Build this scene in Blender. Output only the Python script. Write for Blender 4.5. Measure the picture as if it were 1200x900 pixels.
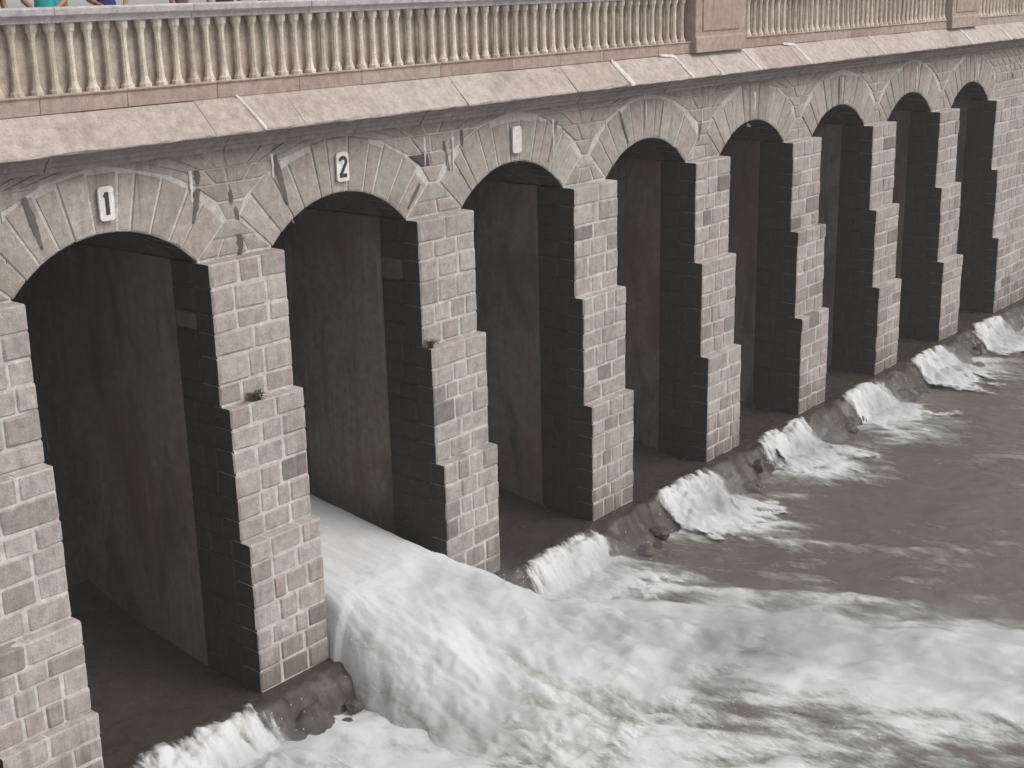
import bpy, bmesh, math, random
import numpy as np
from mathutils import Vector, Matrix, noise as mnoise

random.seed(11)
rng = np.random.default_rng(11)
SC = bpy.context.scene
COL = SC.collection
for o in list(bpy.data.objects):
    bpy.data.objects.remove(o)

# ------------------------------------------------------------------ camera
F_PX = 1595.862                                   # focal length in pixels of a 1200-wide frame
CAM = Vector((-10.516, -15.193, 3.001))
_y, _p, _r = math.radians(39.572), math.radians(-16.308), math.radians(-1.311)
FWD = Vector((math.cos(_p)*math.cos(_y), math.cos(_p)*math.sin(_y), math.sin(_p)))
RGT = FWD.cross(Vector((0, 0, 1))).normalized()
UPV = RGT.cross(FWD)
RGT, UPV = (math.cos(_r)*RGT + math.sin(_r)*UPV), (-math.sin(_r)*RGT + math.cos(_r)*UPV)
cd = bpy.data.cameras.new('camera')
cd.sensor_width = 36.0
cd.lens = F_PX/1200*36.0
cd.clip_start = 0.1
cd.clip_end = 9000
cam = bpy.data.objects.new('camera', cd)
COL.objects.link(cam)
m3 = Matrix((RGT, UPV, -FWD)).transposed()
cam.matrix_world = Matrix.Translation(CAM) @ m3.to_4x4()
SC.camera = cam

# ------------------------------------------------------------------ sky, sun, exposure (overcast day)
SUN_AZ, SUN_EL = math.radians(-62), math.radians(50)      # azimuth from +X towards +Y
world = bpy.data.worlds.new('World')
SC.world = world
world.use_nodes = True
wn, wl = world.node_tree.nodes, world.node_tree.links
wn.clear()
wo = wn.new('ShaderNodeOutputWorld')
bg = wn.new('ShaderNodeBackground')
sky = wn.new('ShaderNodeTexSky')
sky.sky_type = 'NISHITA'
sky.sun_disc = False
sky.sun_elevation = SUN_EL
sky.sun_rotation = math.pi/2 - SUN_AZ
sky.air_density = 1.0
sky.dust_density = 4.0
sky.ozone_density = 1.0
hs = wn.new('ShaderNodeHueSaturation')               # cloud cover takes the blue out of the sky
hs.inputs['Saturation'].default_value = 0.10
wl.new(sky.outputs[0], hs.inputs['Color'])
wl.new(hs.outputs[0], bg.inputs['Color'])
bg.inputs['Strength'].default_value = 0.13
wl.new(bg.outputs[0], wo.inputs[0])

sd = bpy.data.lights.new('sun', 'SUN')
sd.energy = 1.45
sd.angle = math.radians(25)
sd.color = (1.0, 0.94, 0.88)
sun = bpy.data.objects.new('sun', sd)
COL.objects.link(sun)
sdir = Vector((math.cos(SUN_EL)*math.cos(SUN_AZ), math.cos(SUN_EL)*math.sin(SUN_AZ), math.sin(SUN_EL)))
sun.rotation_euler = sdir.to_track_quat('Z', 'Y').to_euler()
sun.location = (0, -30, 40)

vs = SC.view_settings
vs.view_transform = 'Standard'
vs.look = 'None'
vs.gamma = 1.0
vs.use_curve_mapping = False
vs.exposure = 0.12

# ------------------------------------------------------------------ measures (metres)
S = 4.2                    # bay spacing
XC = -0.335                # centre of arch n is n*S + XC
HW = 1.409                 # half width of an opening
Z_CROWN, Z_SPRING = 0.035, -0.585
RAD = (HW**2 + (Z_CROWN-Z_SPRING)**2)/(2*(Z_CROWN-Z_SPRING))
ZCEN = Z_CROWN - RAD
HALF = math.asin(HW/RAD)
R_OUT = RAD + 0.84
Z_COR = 0.923              # underside of cornice
SECT = [(-0.267, -0.589), (-0.461, -2.664), (-0.651, -4.699)]   # front y, top z of the pier steps
Z_BASE = -7.04             # apron
Z_RIV = -7.66
DEPTH = 4.2                # bays run this far back
Z_DECK = 1.837
Z_RAIL0, Z_RAIL1 = 2.685, 2.873
X0, X1 = -9.2, 46.0        # ends of the masonry

def ray_hit(u, v, axis, val):
    d = FWD + RGT*((u-600)/F_PX) + UPV*((450-v)/F_PX)
    t = (val - CAM[axis])/d[axis]
    return CAM + d*t

# ------------------------------------------------------------------ numpy noise
_perm = rng.permutation(4096)
def _hash(ix, iy):
    return _perm[(_perm[ix & 4095] + iy) & 4095]
_ang = rng.random(4096)*2*np.pi
_gx, _gy = np.cos(_ang), np.sin(_ang)
def perlin(x, y):
    x = np.asarray(x, float); y = np.asarray(y, float)
    ix = np.floor(x).astype(int); iy = np.floor(y).astype(int)
    fx, fy = x-ix, y-iy
    ux, uy = fx*fx*fx*(fx*(fx*6-15)+10), fy*fy*fy*(fy*(fy*6-15)+10)
    def g(a, b, dx, dy):
        h = _hash(a, b)
        return _gx[h]*dx + _gy[h]*dy
    n00, n10 = g(ix, iy, fx, fy), g(ix+1, iy, fx-1, fy)
    n01, n11 = g(ix, iy+1, fx, fy-1), g(ix+1, iy+1, fx-1, fy-1)
    return 1.5*((n00*(1-ux)+n10*ux)*(1-uy) + (n01*(1-ux)+n11*ux)*uy)
def fbm(x, y, octv=4, gain=0.5):
    s, a, f = 0, 1, 1
    for k in range(octv):
        s = s + a*perlin(np.asarray(x)*f+17.3*k, np.asarray(y)*f-9.1*k)
        a *= gain; f *= 2.03
    return s
def smooth(a, b, x):
    t = np.clip((x-a)/(b-a), 0, 1)
    return t*t*(3-2*t)

# ------------------------------------------------------------------ object helpers
def link(name, me, mat=None, parent=None):
    o = bpy.data.objects.new(name, me)
    COL.objects.link(o)
    if mat is not None and me is not None and len(me.materials) == 0:
        me.materials.append(mat)
    if parent is not None:
        o.parent = parent
    return o
def thing(name, label, cat, group=None, loc=(0, 0, 0)):
    o = bpy.data.objects.new(name, None)
    COL.objects.link(o)
    o.location = loc
    o.empty_display_size = 0.2
    return tag(o, label, cat, group)
def tag(o, label=None, cat=None, group=None, kind=None):
    if label: o['label'] = label
    if cat: o['category'] = cat
    if group: o['group'] = group
    if kind: o['kind'] = kind
    return o
def mesh(name, verts, faces, smooth_=False):
    me = bpy.data.meshes.new(name)
    me.from_pydata([tuple(v) for v in verts], [], faces)
    me.update()
    if smooth_:
        me.polygons.foreach_set('use_smooth', [True]*len(me.polygons))
    return me
def fix_normals(me):
    bm = bmesh.new(); bm.from_mesh(me)
    bmesh.ops.recalc_face_normals(bm, faces=bm.faces)
    bm.to_mesh(me); bm.free()
    return me
def box_v(x0, x1, y0, y1, z0, z1):
    return [(x0,y0,z0),(x1,y0,z0),(x1,y1,z0),(x0,y1,z0),(x0,y0,z1),(x1,y0,z1),(x1,y1,z1),(x0,y1,z1)]
BOXF = [(0,3,2,1),(4,5,6,7),(0,1,5,4),(1,2,6,5),(2,3,7,6),(3,0,4,7)]
def prism_x(name, prof, x0, x1, bev=0.0, seg=1):
    """closed (y,z) profile swept along x"""
    n = len(prof)
    v = [(x0, y, z) for y, z in prof] + [(x1, y, z) for y, z in prof]
    f = [(i, (i+1) % n, n+(i+1) % n, n+i) for i in range(n)] + [tuple(range(n))[::-1], tuple(range(n, 2*n))]
    me = fix_normals(mesh(name, v, f))
    if bev:
        bm = bmesh.new(); bm.from_mesh(me)
        bmesh.ops.bevel(bm, geom=bm.edges[:], offset=bev, segments=seg, affect='EDGES', clamp_overlap=True)
        bm.to_mesh(me); bm.free()
    return me
def worn_x(name, prof, x0, x1, front, amp=.007, nx=9):
    """like prism_x, but with worn, slightly chipped front arrises"""
    n = len(prof); v, f = [], []
    for i in range(nx):
        x = x0+(x1-x0)*i/(nx-1)
        for k, (y, z) in enumerate(prof):
            e = k in front
            chip = max(0, random.gauss(-.3, 1))*amp if e else 0
            v.append((x + (random.uniform(-.03, .03) if 0 < i < nx-1 else 0), y + (random.uniform(-amp, amp)*.5 + chip if e else 0), z + (random.uniform(-amp, amp)*.6 - chip*.4 if e else 0)))
    for i in range(nx-1):
        for k in range(n):
            a, b = i*n+k, i*n+(k+1) % n
            f.append((a, b, b+n, a+n))
    f += [tuple(range(n))[::-1], tuple(range((nx-1)*n, nx*n))]
    return fix_normals(mesh(name, v, f))
def grid_mesh(name, P, smooth_=True):
    """P: (n, m, 3) array"""
    n, m = P.shape[:2]
    idx = np.arange(n*m).reshape(n, m)
    q = np.stack([idx[:-1, :-1], idx[1:, :-1], idx[1:, 1:], idx[:-1, 1:]], -1).reshape(-1, 4)
    me = bpy.data.meshes.new(name)
    me.vertices.add(n*m)
    me.vertices.foreach_set('co', P.reshape(-1).astype(np.float32))
    me.loops.add(q.size)
    me.loops.foreach_set('vertex_index', q.reshape(-1).astype(np.int32))
    me.polygons.add(len(q))
    me.polygons.foreach_set('loop_start', (np.arange(len(q))*4).astype(np.int32))
    me.update(calc_edges=True)
    me.validate()
    if smooth_:
        me.polygons.foreach_set('use_smooth', [True]*len(me.polygons))
    return me
def put_attr(me, name, arr):
    a = me.attributes.new(name, 'FLOAT', 'POINT')
    a.data.foreach_set('value', np.asarray(arr, np.float32).reshape(-1))

# ------------------------------------------------------------------ materials
class NT:
    def __init__(s, name):
        s.m = bpy.data.materials.new(name)
        s.m.use_nodes = True
        s.t = s.m.node_tree
        s.t.nodes.clear()
        s.out = s.n('ShaderNodeOutputMaterial')
        s.b = s.n('ShaderNodeBsdfPrincipled')
        s.l(s.b.outputs[0], s.out.inputs[0])
    def n(s, k, **kw):
        x = s.t.nodes.new(k)
        for a, b in kw.items(): setattr(x, a, b)
        return x
    def l(s, a, b): s.t.links.new(a, b)
    def pos(s, scale=(1, 1, 1)):
        g = s.n('ShaderNodeNewGeometry')
        mp = s.n('ShaderNodeMapping')
        mp.inputs['Scale'].default_value = scale
        s.l(g.outputs['Position'], mp.inputs[0])
        return mp.outputs[0]
    def noise(s, vec, scale, detail=4, rough=0.55, dist=0.0):
        x = s.n('ShaderNodeTexNoise')
        x.inputs['Scale'].default_value = scale
        x.inputs['Detail'].default_value = detail
        x.inputs['Roughness'].default_value = rough
        x.inputs['Distortion'].default_value = dist
        s.l(vec, x.inputs['Vector'])
        return x.outputs['Fac']
    def ramp(s, fac, stops, interp='LINEAR'):
        r = s.n('ShaderNodeValToRGB')
        cr = r.color_ramp
        cr.interpolation = interp
        while len(cr.elements) < len(stops): cr.elements.new(0.5)
        for e, (p, c) in zip(cr.elements, stops):
            e.position = p
            e.color = (c[0], c[1], c[2], 1) if hasattr(c, '__len__') else (c, c, c, 1)
        s.l(fac, r.inputs[0])
        return r.outputs[0]
    def mix(s, fac, a, b, blend='MIX'):
        x = s.n('ShaderNodeMix', data_type='RGBA', blend_type=blend)
        if isinstance(fac, (int, float)): x.inputs[0].default_value = fac
        else: s.l(fac, x.inputs[0])
        for i, c in ((6, a), (7, b)):
            if hasattr(c, '__len__'): x.inputs[i].default_value = (c[0], c[1], c[2], 1)
            else: s.l(c, x.inputs[i])
        return x.outputs[2]
    def math(s, op, a, b=None):
        x = s.n('ShaderNodeMath', operation=op)
        for i, c in ((0, a), (1, b)):
            if c is None: continue
            if isinstance(c, (int, float)): x.inputs[i].default_value = c
            else: s.l(c, x.inputs[i])
        return x.outputs[0]
    def bump(s, h, strength=0.4, dist=0.02):
        b = s.n('ShaderNodeBump')
        b.inputs['Strength'].default_value = strength
        b.inputs['Distance'].default_value = dist
        s.l(h, b.inputs['Height'])
        s.l(b.outputs[0], s.b.inputs['Normal'])
    def col(s, c):
        if hasattr(c, '__len__'): s.b.inputs['Base Color'].default_value = (c[0], c[1], c[2], 1)
        else: s.l(c, s.b.inputs['Base Color'])
    def rough(s, v):
        if isinstance(v, (int, float)): s.b.inputs['Roughness'].default_value = v
        else: s.l(v, s.b.inputs['Roughness'])

def stone_mat(name, stops, rough=0.9, stain=0.5, stain_col=(0.10, 0.09, 0.075), streak=True, bstr=0.5, spec=0.3, pale=0.35, tide=False):
    t = NT(name)
    oi = t.n('ShaderNodeObjectInfo')
    p = t.pos()
    base = t.ramp(oi.outputs['Random'], stops)
    big = t.noise(p, 1.1, 5, 0.6)
    mid = t.noise(p, 7, 5, 0.65)
    fine = t.noise(p, 45, 4, 0.7)
    c = t.mix(t.ramp(mid, [(0.3, 0), (0.75, 1)]), t.mix(1.0, base, (0.72, 0.70, 0.70), 'MULTIPLY'), t.mix(1.0, base, (1.22, 1.2, 1.2), 'MULTIPLY'))
    c = t.mix(t.ramp(big, [(0.52, 0), (0.75, stain*0.55)]), c, stain_col)
    if streak:
        ps = t.pos((3.2, 3.2, 0.22))
        st = t.noise(ps, 2.2, 4, 0.6)
        c = t.mix(t.ramp(st, [(0.55, 0), (0.75, stain*0.7)]), c, stain_col)
        st2 = t.noise(t.pos((4.5, 4.5, 0.3)), 1.7, 3, 0.6)
        c = t.mix(t.ramp(st2, [(0.6, 0), (0.8, pale)]), c, (0.55, 0.53, 0.51))
    if tide:
        sx = t.n('ShaderNodeSeparateXYZ'); t.l(t.pos(), sx.inputs[0])
        zz = t.math('ADD', sx.outputs[2], t.math('MULTIPLY', t.math('SUBTRACT', st, 0.5), 2.6))
        mrr = t.n('ShaderNodeMapRange', interpolation_type='SMOOTHSTEP')
        mrr.inputs[1].default_value = -6.0; mrr.inputs[2].default_value = -7.0; mrr.inputs[4].default_value = 0.8
        t.l(zz, mrr.inputs[0])
        c = t.mix(mrr.outputs[0], c, (0.16, 0.14, 0.115))
    c = t.mix(t.ramp(fine, [(0.30, 0.75), (0.44, 0)]), c, (0.15, 0.13, 0.115))
    t.col(c)
    t.rough(rough if rough > .4 else t.ramp(big, [(.4, .12), (.6, .55)]))
    t.b.inputs['Specular IOR Level'].default_value = spec
    h = t.math('ADD', t.math('MULTIPLY', mid, 0.7), t.math('MULTIPLY', fine, 0.45))
    t.bump(h, bstr, 0.03)
    return t.m

M = {}
M['stone'] = stone_mat('pier_stone', [(0, (0.37, 0.312, 0.292)), (0.2, (0.445, 0.405, 0.382)), (0.45, (0.39, 0.356, 0.333)), (0.65, (0.47, 0.435, 0.412)), (0.8, (0.40, 0.345, 0.322)), (0.92, (0.32, 0.288, 0.268)), (1, (0.22, 0.197, 0.18))], stain=0.6, bstr=0.8, tide=True)
M['vous'] = stone_mat('arch_stone', [(0, (0.36, 0.32, 0.28)), (0.35, (0.42, 0.365, 0.33)), (0.7, (0.36, 0.345, 0.30)), (1, (0.47, 0.425, 0.385))], stain=0.65, bstr=0.75)
M['dark'] = stone_mat('blackened_stone', [(0, (0.06, 0.056, 0.052)), (1, (0.085, 0.075, 0.07))], stain=0.4, stain_col=(0.03, 0.03, 0.03), rough=0.7)
M['cavity'] = stone_mat('washed_out_joint', [(0, (0.10, 0.092, 0.083)), (1, (0.15, 0.135, 0.12))], stain=0.4)
M['shade_soot'] = stone_mat('shade_soot_stone', [(0, (0.034, 0.034, 0.032)), (1, (0.044, 0.041, 0.038))], stain=0.5, stain_col=(0.024, 0.025, 0.023), rough=0.8, bstr=0.25, pale=0.04, spec=0.1)  # shade of pier sides and arch undersides painted dark, with some soot
M['mortar'] = stone_mat('lime_mortar', [(0, (0.58, 0.555, 0.53)), (1, (0.58, 0.555, 0.53))], stain=0.45)
M['cornice'] = stone_mat('cornice_stone', [(0, (0.22, 0.19, 0.18)), (0.5, (0.28, 0.235, 0.225)), (1, (0.24, 0.22, 0.20))], stain=0.7)
M['coping'] = stone_mat('coping_stone', [(0, (0.445, 0.39, 0.355)), (0.5, (0.50, 0.455, 0.42)), (0.8, (0.43, 0.36, 0.325)), (1, (0.47, 0.425, 0.385))], stain=0.95, stain_col=(0.22, 0.175, 0.15), streak=False, bstr=0.8)
M['plinth'] = stone_mat('plinth_stone', [(0, (0.38, 0.28, 0.24)), (0.5, (0.42, 0.335, 0.29)), (1, (0.44, 0.37, 0.32))], stain=0.5)
M['balu'] = stone_mat('baluster_stone', [(0, (0.55, 0.49, 0.41)), (0.4, (0.72, 0.66, 0.57)), (0.8, (0.76, 0.70, 0.61)), (1, (0.48, 0.42, 0.35))], stain=0.4)
M['rail'] = stone_mat('rail_stone', [(0, (0.46, 0.43, 0.45)), (1, (0.50, 0.47, 0.47))], stain=0.35, streak=False)
M['panelwall'] = stone_mat('panel_stone', [(0, (0.46, 0.38, 0.325)), (0.5, (0.50, 0.425, 0.365)), (1, (0.46, 0.40, 0.345))], stain=0.45)
M['back'] = stone_mat('parapet_stone', [(0, (0.30, 0.255, 0.225)), (1, (0.34, 0.29, 0.26))], stain=0.4)
M['deck'] = stone_mat('deck_paving', [(0, (0.26, 0.24, 0.22)), (1, (0.26, 0.24, 0.22))], stain=0.3, streak=False)
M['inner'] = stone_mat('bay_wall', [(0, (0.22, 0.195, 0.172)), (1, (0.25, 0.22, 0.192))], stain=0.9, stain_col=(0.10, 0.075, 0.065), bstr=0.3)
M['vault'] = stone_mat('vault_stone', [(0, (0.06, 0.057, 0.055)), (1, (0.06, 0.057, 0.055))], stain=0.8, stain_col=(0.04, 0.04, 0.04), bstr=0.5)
M['apron'] = stone_mat('wet_apron', [(0, (0.048, 0.038, 0.032)), (1, (0.048, 0.038, 0.032))], stain=0.6, stain_col=(0.025, 0.022, 0.018), rough=0.35, streak=False)
M['rock'] = stone_mat('wet_rock', [(0, (0.06, 0.049, 0.041)), (1, (0.10, 0.083, 0.072))], stain=0.6, rough=0.42, streak=False, bstr=1.0)
M['patch'] = stone_mat('lime_bloom', [(0, (0.085, 0.082, 0.077)), (1, (0.12, 0.115, 0.108))], stain=0.6, stain_col=(.05,.05,.047))
M['lime'] = stone_mat('lime_crust', [(0, (0.72, 0.69, 0.67)), (1, (0.75, 0.72, 0.70))], stain=0.2)

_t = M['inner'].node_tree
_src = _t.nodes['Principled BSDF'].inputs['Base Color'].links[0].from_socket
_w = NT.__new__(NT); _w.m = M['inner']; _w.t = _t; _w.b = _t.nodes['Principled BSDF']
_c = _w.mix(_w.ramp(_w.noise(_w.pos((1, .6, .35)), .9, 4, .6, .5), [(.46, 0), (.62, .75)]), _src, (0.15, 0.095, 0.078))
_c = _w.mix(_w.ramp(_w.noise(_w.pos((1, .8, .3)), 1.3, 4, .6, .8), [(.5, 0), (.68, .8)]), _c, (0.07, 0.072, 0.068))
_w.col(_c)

def flat_mat(name, c, rough=0.6, var=0.15):
    t = NT(name)
    nz = t.noise(t.pos(), 9, 4, 0.6)
    t.col(t.mix(nz, tuple(x*(1-var) for x in c), tuple(min(1, x*(1+var)) for x in c)))
    t.rough(rough)
    return t.m
M['white_paint'] = stone_mat('white_paint', [(0, (0.74, 0.73, 0.69)), (1, (0.76, 0.75, 0.72))], stain=0.3, stain_col=(.4, .35, .29), rough=.55, bstr=.1)
M['black_paint'] = flat_mat('black_paint', (0.03, 0.03, 0.032), 0.5)
M['weed'] = flat_mat('weed_leaf', (0.09, 0.085, 0.05), 0.7, 0.4)

# water: brown river with white aerated foam where the mesh says so
def water_mat(name, namp=1.5, brown=(0.128, 0.108, 0.097), white=(0.60, 0.61, 0.625), green=(0.24, 0.25, 0.225), streak=(1, 1, 1), rot=0.0, bstr=0.3, ragged=False, fade=False):
    t = NT(name)
    at = t.n('ShaderNodeAttribute', attribute_name='foam')
    g = t.n('ShaderNodeNewGeometry')
    mp = t.n('ShaderNodeMapping')
    mp.inputs['Rotation'].default_value = (0, 0, rot)
    mp.inputs['Scale'].default_value = streak
    t.l(g.outputs['Position'], mp.inputs[0])
    p = mp.outputs[0]
    n1 = t.noise(p, 2.4, 6, 0.62, 0.6)
    n2 = t.noise(p, 11, 5, 0.65, 0.3)
    nn = t.math('ADD', t.math('MULTIPLY', n1, 0.65), t.math('MULTIPLY', n2, 0.35))
    f = t.math('ADD', at.outputs['Fac'], t.math('MULTIPLY', t.math('SUBTRACT', nn, 0.5), namp))
    fm = t.n('ShaderNodeMapRange', interpolation_type='SMOOTHSTEP')
    fm.inputs[1].default_value = 0.22; fm.inputs[2].default_value = 0.78
    t.l(f, fm.inputs[0])
    m1 = t.ramp(fm.outputs[0], [(0, brown), (0.35, green), (1, white)])
    t.col(m1)
    t.rough(t.ramp(fm.outputs[0], [(0, 0.24), (0.4, 0.6), (1, 0.95)]))
    t.b.inputs['Specular IOR Level'].default_value = 0.5
    t.b.inputs['IOR'].default_value = 1.333
    h = t.math('ADD', t.math('MULTIPLY', n2, 0.5), t.noise(t.pos(), 16, 4, 0.6))
    t.bump(h, bstr, 0.03)
    if fade:                         # the sheet thins out into the river
        ac = t.n('ShaderNodeAttribute', attribute_name='cover')
        fa = t.math('ADD', ac.outputs['Fac'], t.math('MULTIPLY', t.math('SUBTRACT', nn, 0.5), 1.6))
        al = t.n('ShaderNodeMapRange', interpolation_type='SMOOTHSTEP')
        al.inputs[1].default_value = 0.2; al.inputs[2].default_value = 0.8
        t.l(fa, al.inputs[0]); t.l(al.outputs[0], t.b.inputs['Alpha'])
    if ragged:                       # torn edge of a foam sheet
        al = t.n('ShaderNodeMapRange', interpolation_type='SMOOTHSTEP')
        al.inputs[1].default_value = 0.20; al.inputs[2].default_value = 0.42
        t.l(f, al.inputs[0])
        t.l(al.outputs[0], t.b.inputs['Alpha'])
    return t.m
M['river'] = water_mat('river_water', namp=1.25, streak=(1.3, 0.55, 1), rot=math.radians(-32))
M['jet'] = water_mat('white_water', namp=1.7, brown=(.22, .225, .20), green=(.40, .415, .385), streak=(1.25, 0.38, 1.0), rot=math.radians(-18), bstr=0.22, fade=True)
_dm = NT('spray_drop'); _dm.col((.88, .89, .9)); _dm.rough(.35); M['drop'] = _dm.m
M['fall'] = water_mat('falling_foam', namp=1.3, brown=(.16, .15, .13), green=(.36, .36, .34), streak=(2.2, 0.7, .7), bstr=0.25, fade=True)
M['casc'] = water_mat('foam_water', streak=(1.6, 0.6, 1.0), bstr=0.2)

# ------------------------------------------------------------------ stone block meshes (unit size, rough face towards -y)
def stone_variant(k):
    r = random.Random(100+k)
    n = 4
    cs = [-0.5, -0.5+0.075, 0.5-0.075, 0.5]
    v, f = [], []
    for j in range(n):
        for i in range(n):
            e = (i in (0, n-1)) + (j in (0, n-1))
            y = -0.5 + (0.055 if e == 1 else 0.085 if e == 2 else r.uniform(-0.012, 0.016))
            x = cs[i] + (r.uniform(-0.025, 0.025) if not e else r.uniform(-0.012, 0.012))
            z = cs[j] + (r.uniform(-0.035, 0.035) if not e else r.uniform(-0.02, 0.02))
            v.append((x, y, z))
    for j in range(n-1):
        for i in range(n-1):
            a = j*n+i
            f.append((a, a+1, a+n+1, a+n))
    b = len(v)
    v += [(-0.5, 0.5, -0.5), (0.5, 0.5, -0.5), (0.5, 0.5, 0.5), (-0.5, 0.5, 0.5)]
    f.append((3, 2, 1, 0, b, b+1))
    f.append((15, 11, 7, 3, b+1, b+2))
    f.append((12, 13, 14, 15, b+2, b+3))
    f.append((0, 4, 8, 12, b+3, b))
    return mesh('stone_block', v, f)
STONES = {}
def stone_mesh(mk, side=None):
    key, mk0 = (mk, side), mk
    if key not in STONES:
        mk = key
        STONES[mk] = []
        for k in range(8):
            me = stone_variant(k)
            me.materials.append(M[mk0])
            if side:                      # the return inside the bay has shade painted in, plus soot
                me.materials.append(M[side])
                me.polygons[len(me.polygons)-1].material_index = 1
            STONES[mk].append(me)
    return random.choice(STONES[key])
def stone(parent, cx, cy, cz, sx, sy, sz, mk, rotz=0.0, tilt=0.006, name='stone', side=None):
    o = bpy.data.objects.new(name, stone_mesh(mk, side))
    COL.objects.link(o)
    o.parent = parent
    o.location = (cx, cy, cz)
    o.scale = (sx, sy, sz)
    o.rotation_euler = (random.uniform(-tilt, tilt), random.uniform(-tilt, tilt), rotz + random.uniform(-tilt, tilt))
    return o

# ------------------------------------------------------------------ river and ground
def idw(px, py, pts, pw=2.6):
    num = np.zeros_like(px); den = np.zeros_like(px)
    for (x, y, d) in pts:
        w = 1.0/((px-x)**2 + (py-y)**2 + 0.04)**(pw/2)
        num += w*d; den += w
    return num/den
# foam cover read off the photograph, laid on the river level
FO = []
for u, v, d in [
    (190,895,.75),(300,860,.75),(420,870,.85),(520,895,.8),(440,825,.6),(350,890,.9),(600,880,.6),(700,890,.65),(800,890,.75),(900,895,.75),
    (640,705,.9),(700,660,.95),(760,690,.55),(720,720,.85),(800,720,.9),(870,705,.85),(930,725,.95),(1000,750,1.15),(1100,765,1.15),(1190,765,1.15),
    (830,770,1.15),(930,790,1.15),(1050,800,1.15),(1190,815,1.15),(760,770,.95),(800,830,.75),
    (830,822,.5),(870,835,.36),(960,848,.34),(1050,866,.32),(1130,882,.28),(1195,892,.32),(1000,890,.42),(1080,897,.36),(920,862,.45),(960,830,.6),(1060,845,.7),(1150,862,.65),
    (860,675,.12),(930,700,.35),(1000,715,.38),(1100,728,.36),(1190,735,.38),(790,700,.35),(820,655,.06),(760,652,.2),
    (900,650,.02),(1000,680,.03),(1100,700,.04),(1190,715,.1),(900,690,.2),(1190,680,0),(1190,600,0),(1000,620,0),(1100,560,0),
    (1190,500,0),(1050,600,0),(1150,450,0),(1120,470,.1),(1000,575,.05),(950,600,.08),(1080,530,.08),(1190,410,.0),
    (840,600,.95),(810,615,.95),(880,620,.7),(925,640,.45),(960,645,.3),(1000,650,.22),(930,540,.95),(960,552,.8),(1020,560,.35),(1030,490,.9),(1060,510,.45),
    (1110,430,.9),(1150,440,.5),(1190,390,.6),(860,640,.25),(780,640,.25),(900,575,.2),(985,520,.15),(1085,465,.15)]:
    h = ray_hit(u, v, 2, Z_RIV)
    FO.append((h.x, h.y, d))
FO += [(60, -30, 0), (10, -40, .15), (40, -8, 0), (0, -25, .5), (-8, -6, .7), (-12, -14, .4), (50, -3, 0), (35, -15, 0), (24, -12, 0)]
def axis(lo, a, b, hi, d):
    mid = np.arange(a, b+d, d)
    left = [a]; st = d
    while left[-1] > lo: st *= 1.22; left.append(left[-1]-st)
    right = [mid[-1]]; st = d
    while right[-1] < hi: st *= 1.22; right.append(right[-1]+st)
    return np.concatenate([np.array(left[1:])[::-1], mid, np.array(right[1:])])
ax = axis(-900, -3.0, 34, 1500, 0.055)
ay = axis(-1500, -11.5, -0.2, 3.0, 0.055)
SPILL = {0: 1.15, 2: 1.0, 3: 1.0, 4: .95, 5: .95, 6: .9, 7: .9}      # bays with water running over the apron lip
def water_surface(X, Y, spill=True):
    """height and foam cover of the river below the dam"""
    foam = idw(X, Y, FO)
    far = np.clip((np.abs(X-12)-40)/60, 0, 1) + np.clip((-Y-20)/60, 0, 1)
    fade = np.clip(1-far, 0, 1)
    foam = foam*fade
    ux, uy = 0.5*X-0.86*Y, 0.86*X+0.5*Y          # along and across the current
    foam = foam + 0.22*fbm(ux*0.45+2, uy*2.2, 4)*smooth(0.03, 0.3, foam)
    Z = np.zeros_like(X)
    crest = np.zeros_like(X)
    for n, pwr in SPILL.items():
        xc = n*S+XC
        lx = X-xc
        reach = pwr*(1.75 + .6*fbm(X*.8+n*3.7, X*0+n, 3))
        s_ = (-.90-Y)/reach
        hw = HW*(1.0+.10*np.clip(s_, 0, 1)) + .22*fbm(Y*1.6+n*5, X*.6, 3)*smooth(0, .3, s_)
        q = np.abs(lx-.18*np.clip(s_, 0, 1.2))/hw
        side = smooth(1.15, .45, q)
        gl = np.interp(-Y, [.84, 1.0, 1.55, 2.1], [.95, .90, .28, -.15])      # the glacis under it
        lump = .10*np.exp(-((s_-.40)/.25)**2)*(1+1.2*fbm(X*1.3+n, Y*1.3, 3))
        hgt = np.clip(gl + .085*side - .45*(1-side) + lump*side, 0, 2)*(s_ > -.05)*(s_ < 1.3)
        if spill: Z = np.maximum(Z, hgt)
        else: hgt = hgt*0
        fm = (.50+.42*smooth(0, .35, s_)-.85*smooth(.4, 1.15, s_ + .3*fbm(X*1.7, Y*1.1+n, 4)))*smooth(1.02, .22, q+.2*fbm(X*1.3+n, Y*1.7, 3)) + .40*fbm(X*4.5, Y*1.3+n, 4, .6)*smooth(1.2, .3, s_)*smooth(1.1, .7, q)
        fm = np.where((s_ > -.05) & (s_ < 1.4), fm, 0)*(1 if spill else smooth(-1.3, -1.8, Y))
        foam = np.maximum(foam, fm)
        crest = np.maximum(crest, hgt)
    fcl = np.clip(foam, 0, 1)
    ripple = 0.018*fbm(ux*0.9, uy*1.6, 4) + 0.010*fbm(X*3.4, Y*3.4, 3)
    boil = 0.12*fbm(ux*0.4, uy*0.9+4, 4, 0.5) + 0.03*np.abs(fbm(ux*1.3, uy*3.0, 3))
    froth = .07*np.clip(crest*2.5, 0, 1)*(fbm(X*1.9, Y*1.7, 5, .68)+.5*fbm(X*7, Y*2.2, 4, .7))*smooth(-.93, -1.2, Y)
    Z = Z_RIV + fade*(ripple*(1-fcl*0.6) + boil*fcl**1.2*1.5 + 0.10*fcl*(1-np.clip(crest, 0, 1))) + Z + froth
    return Z, np.clip(foam, 0, 1.2), crest
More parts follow.
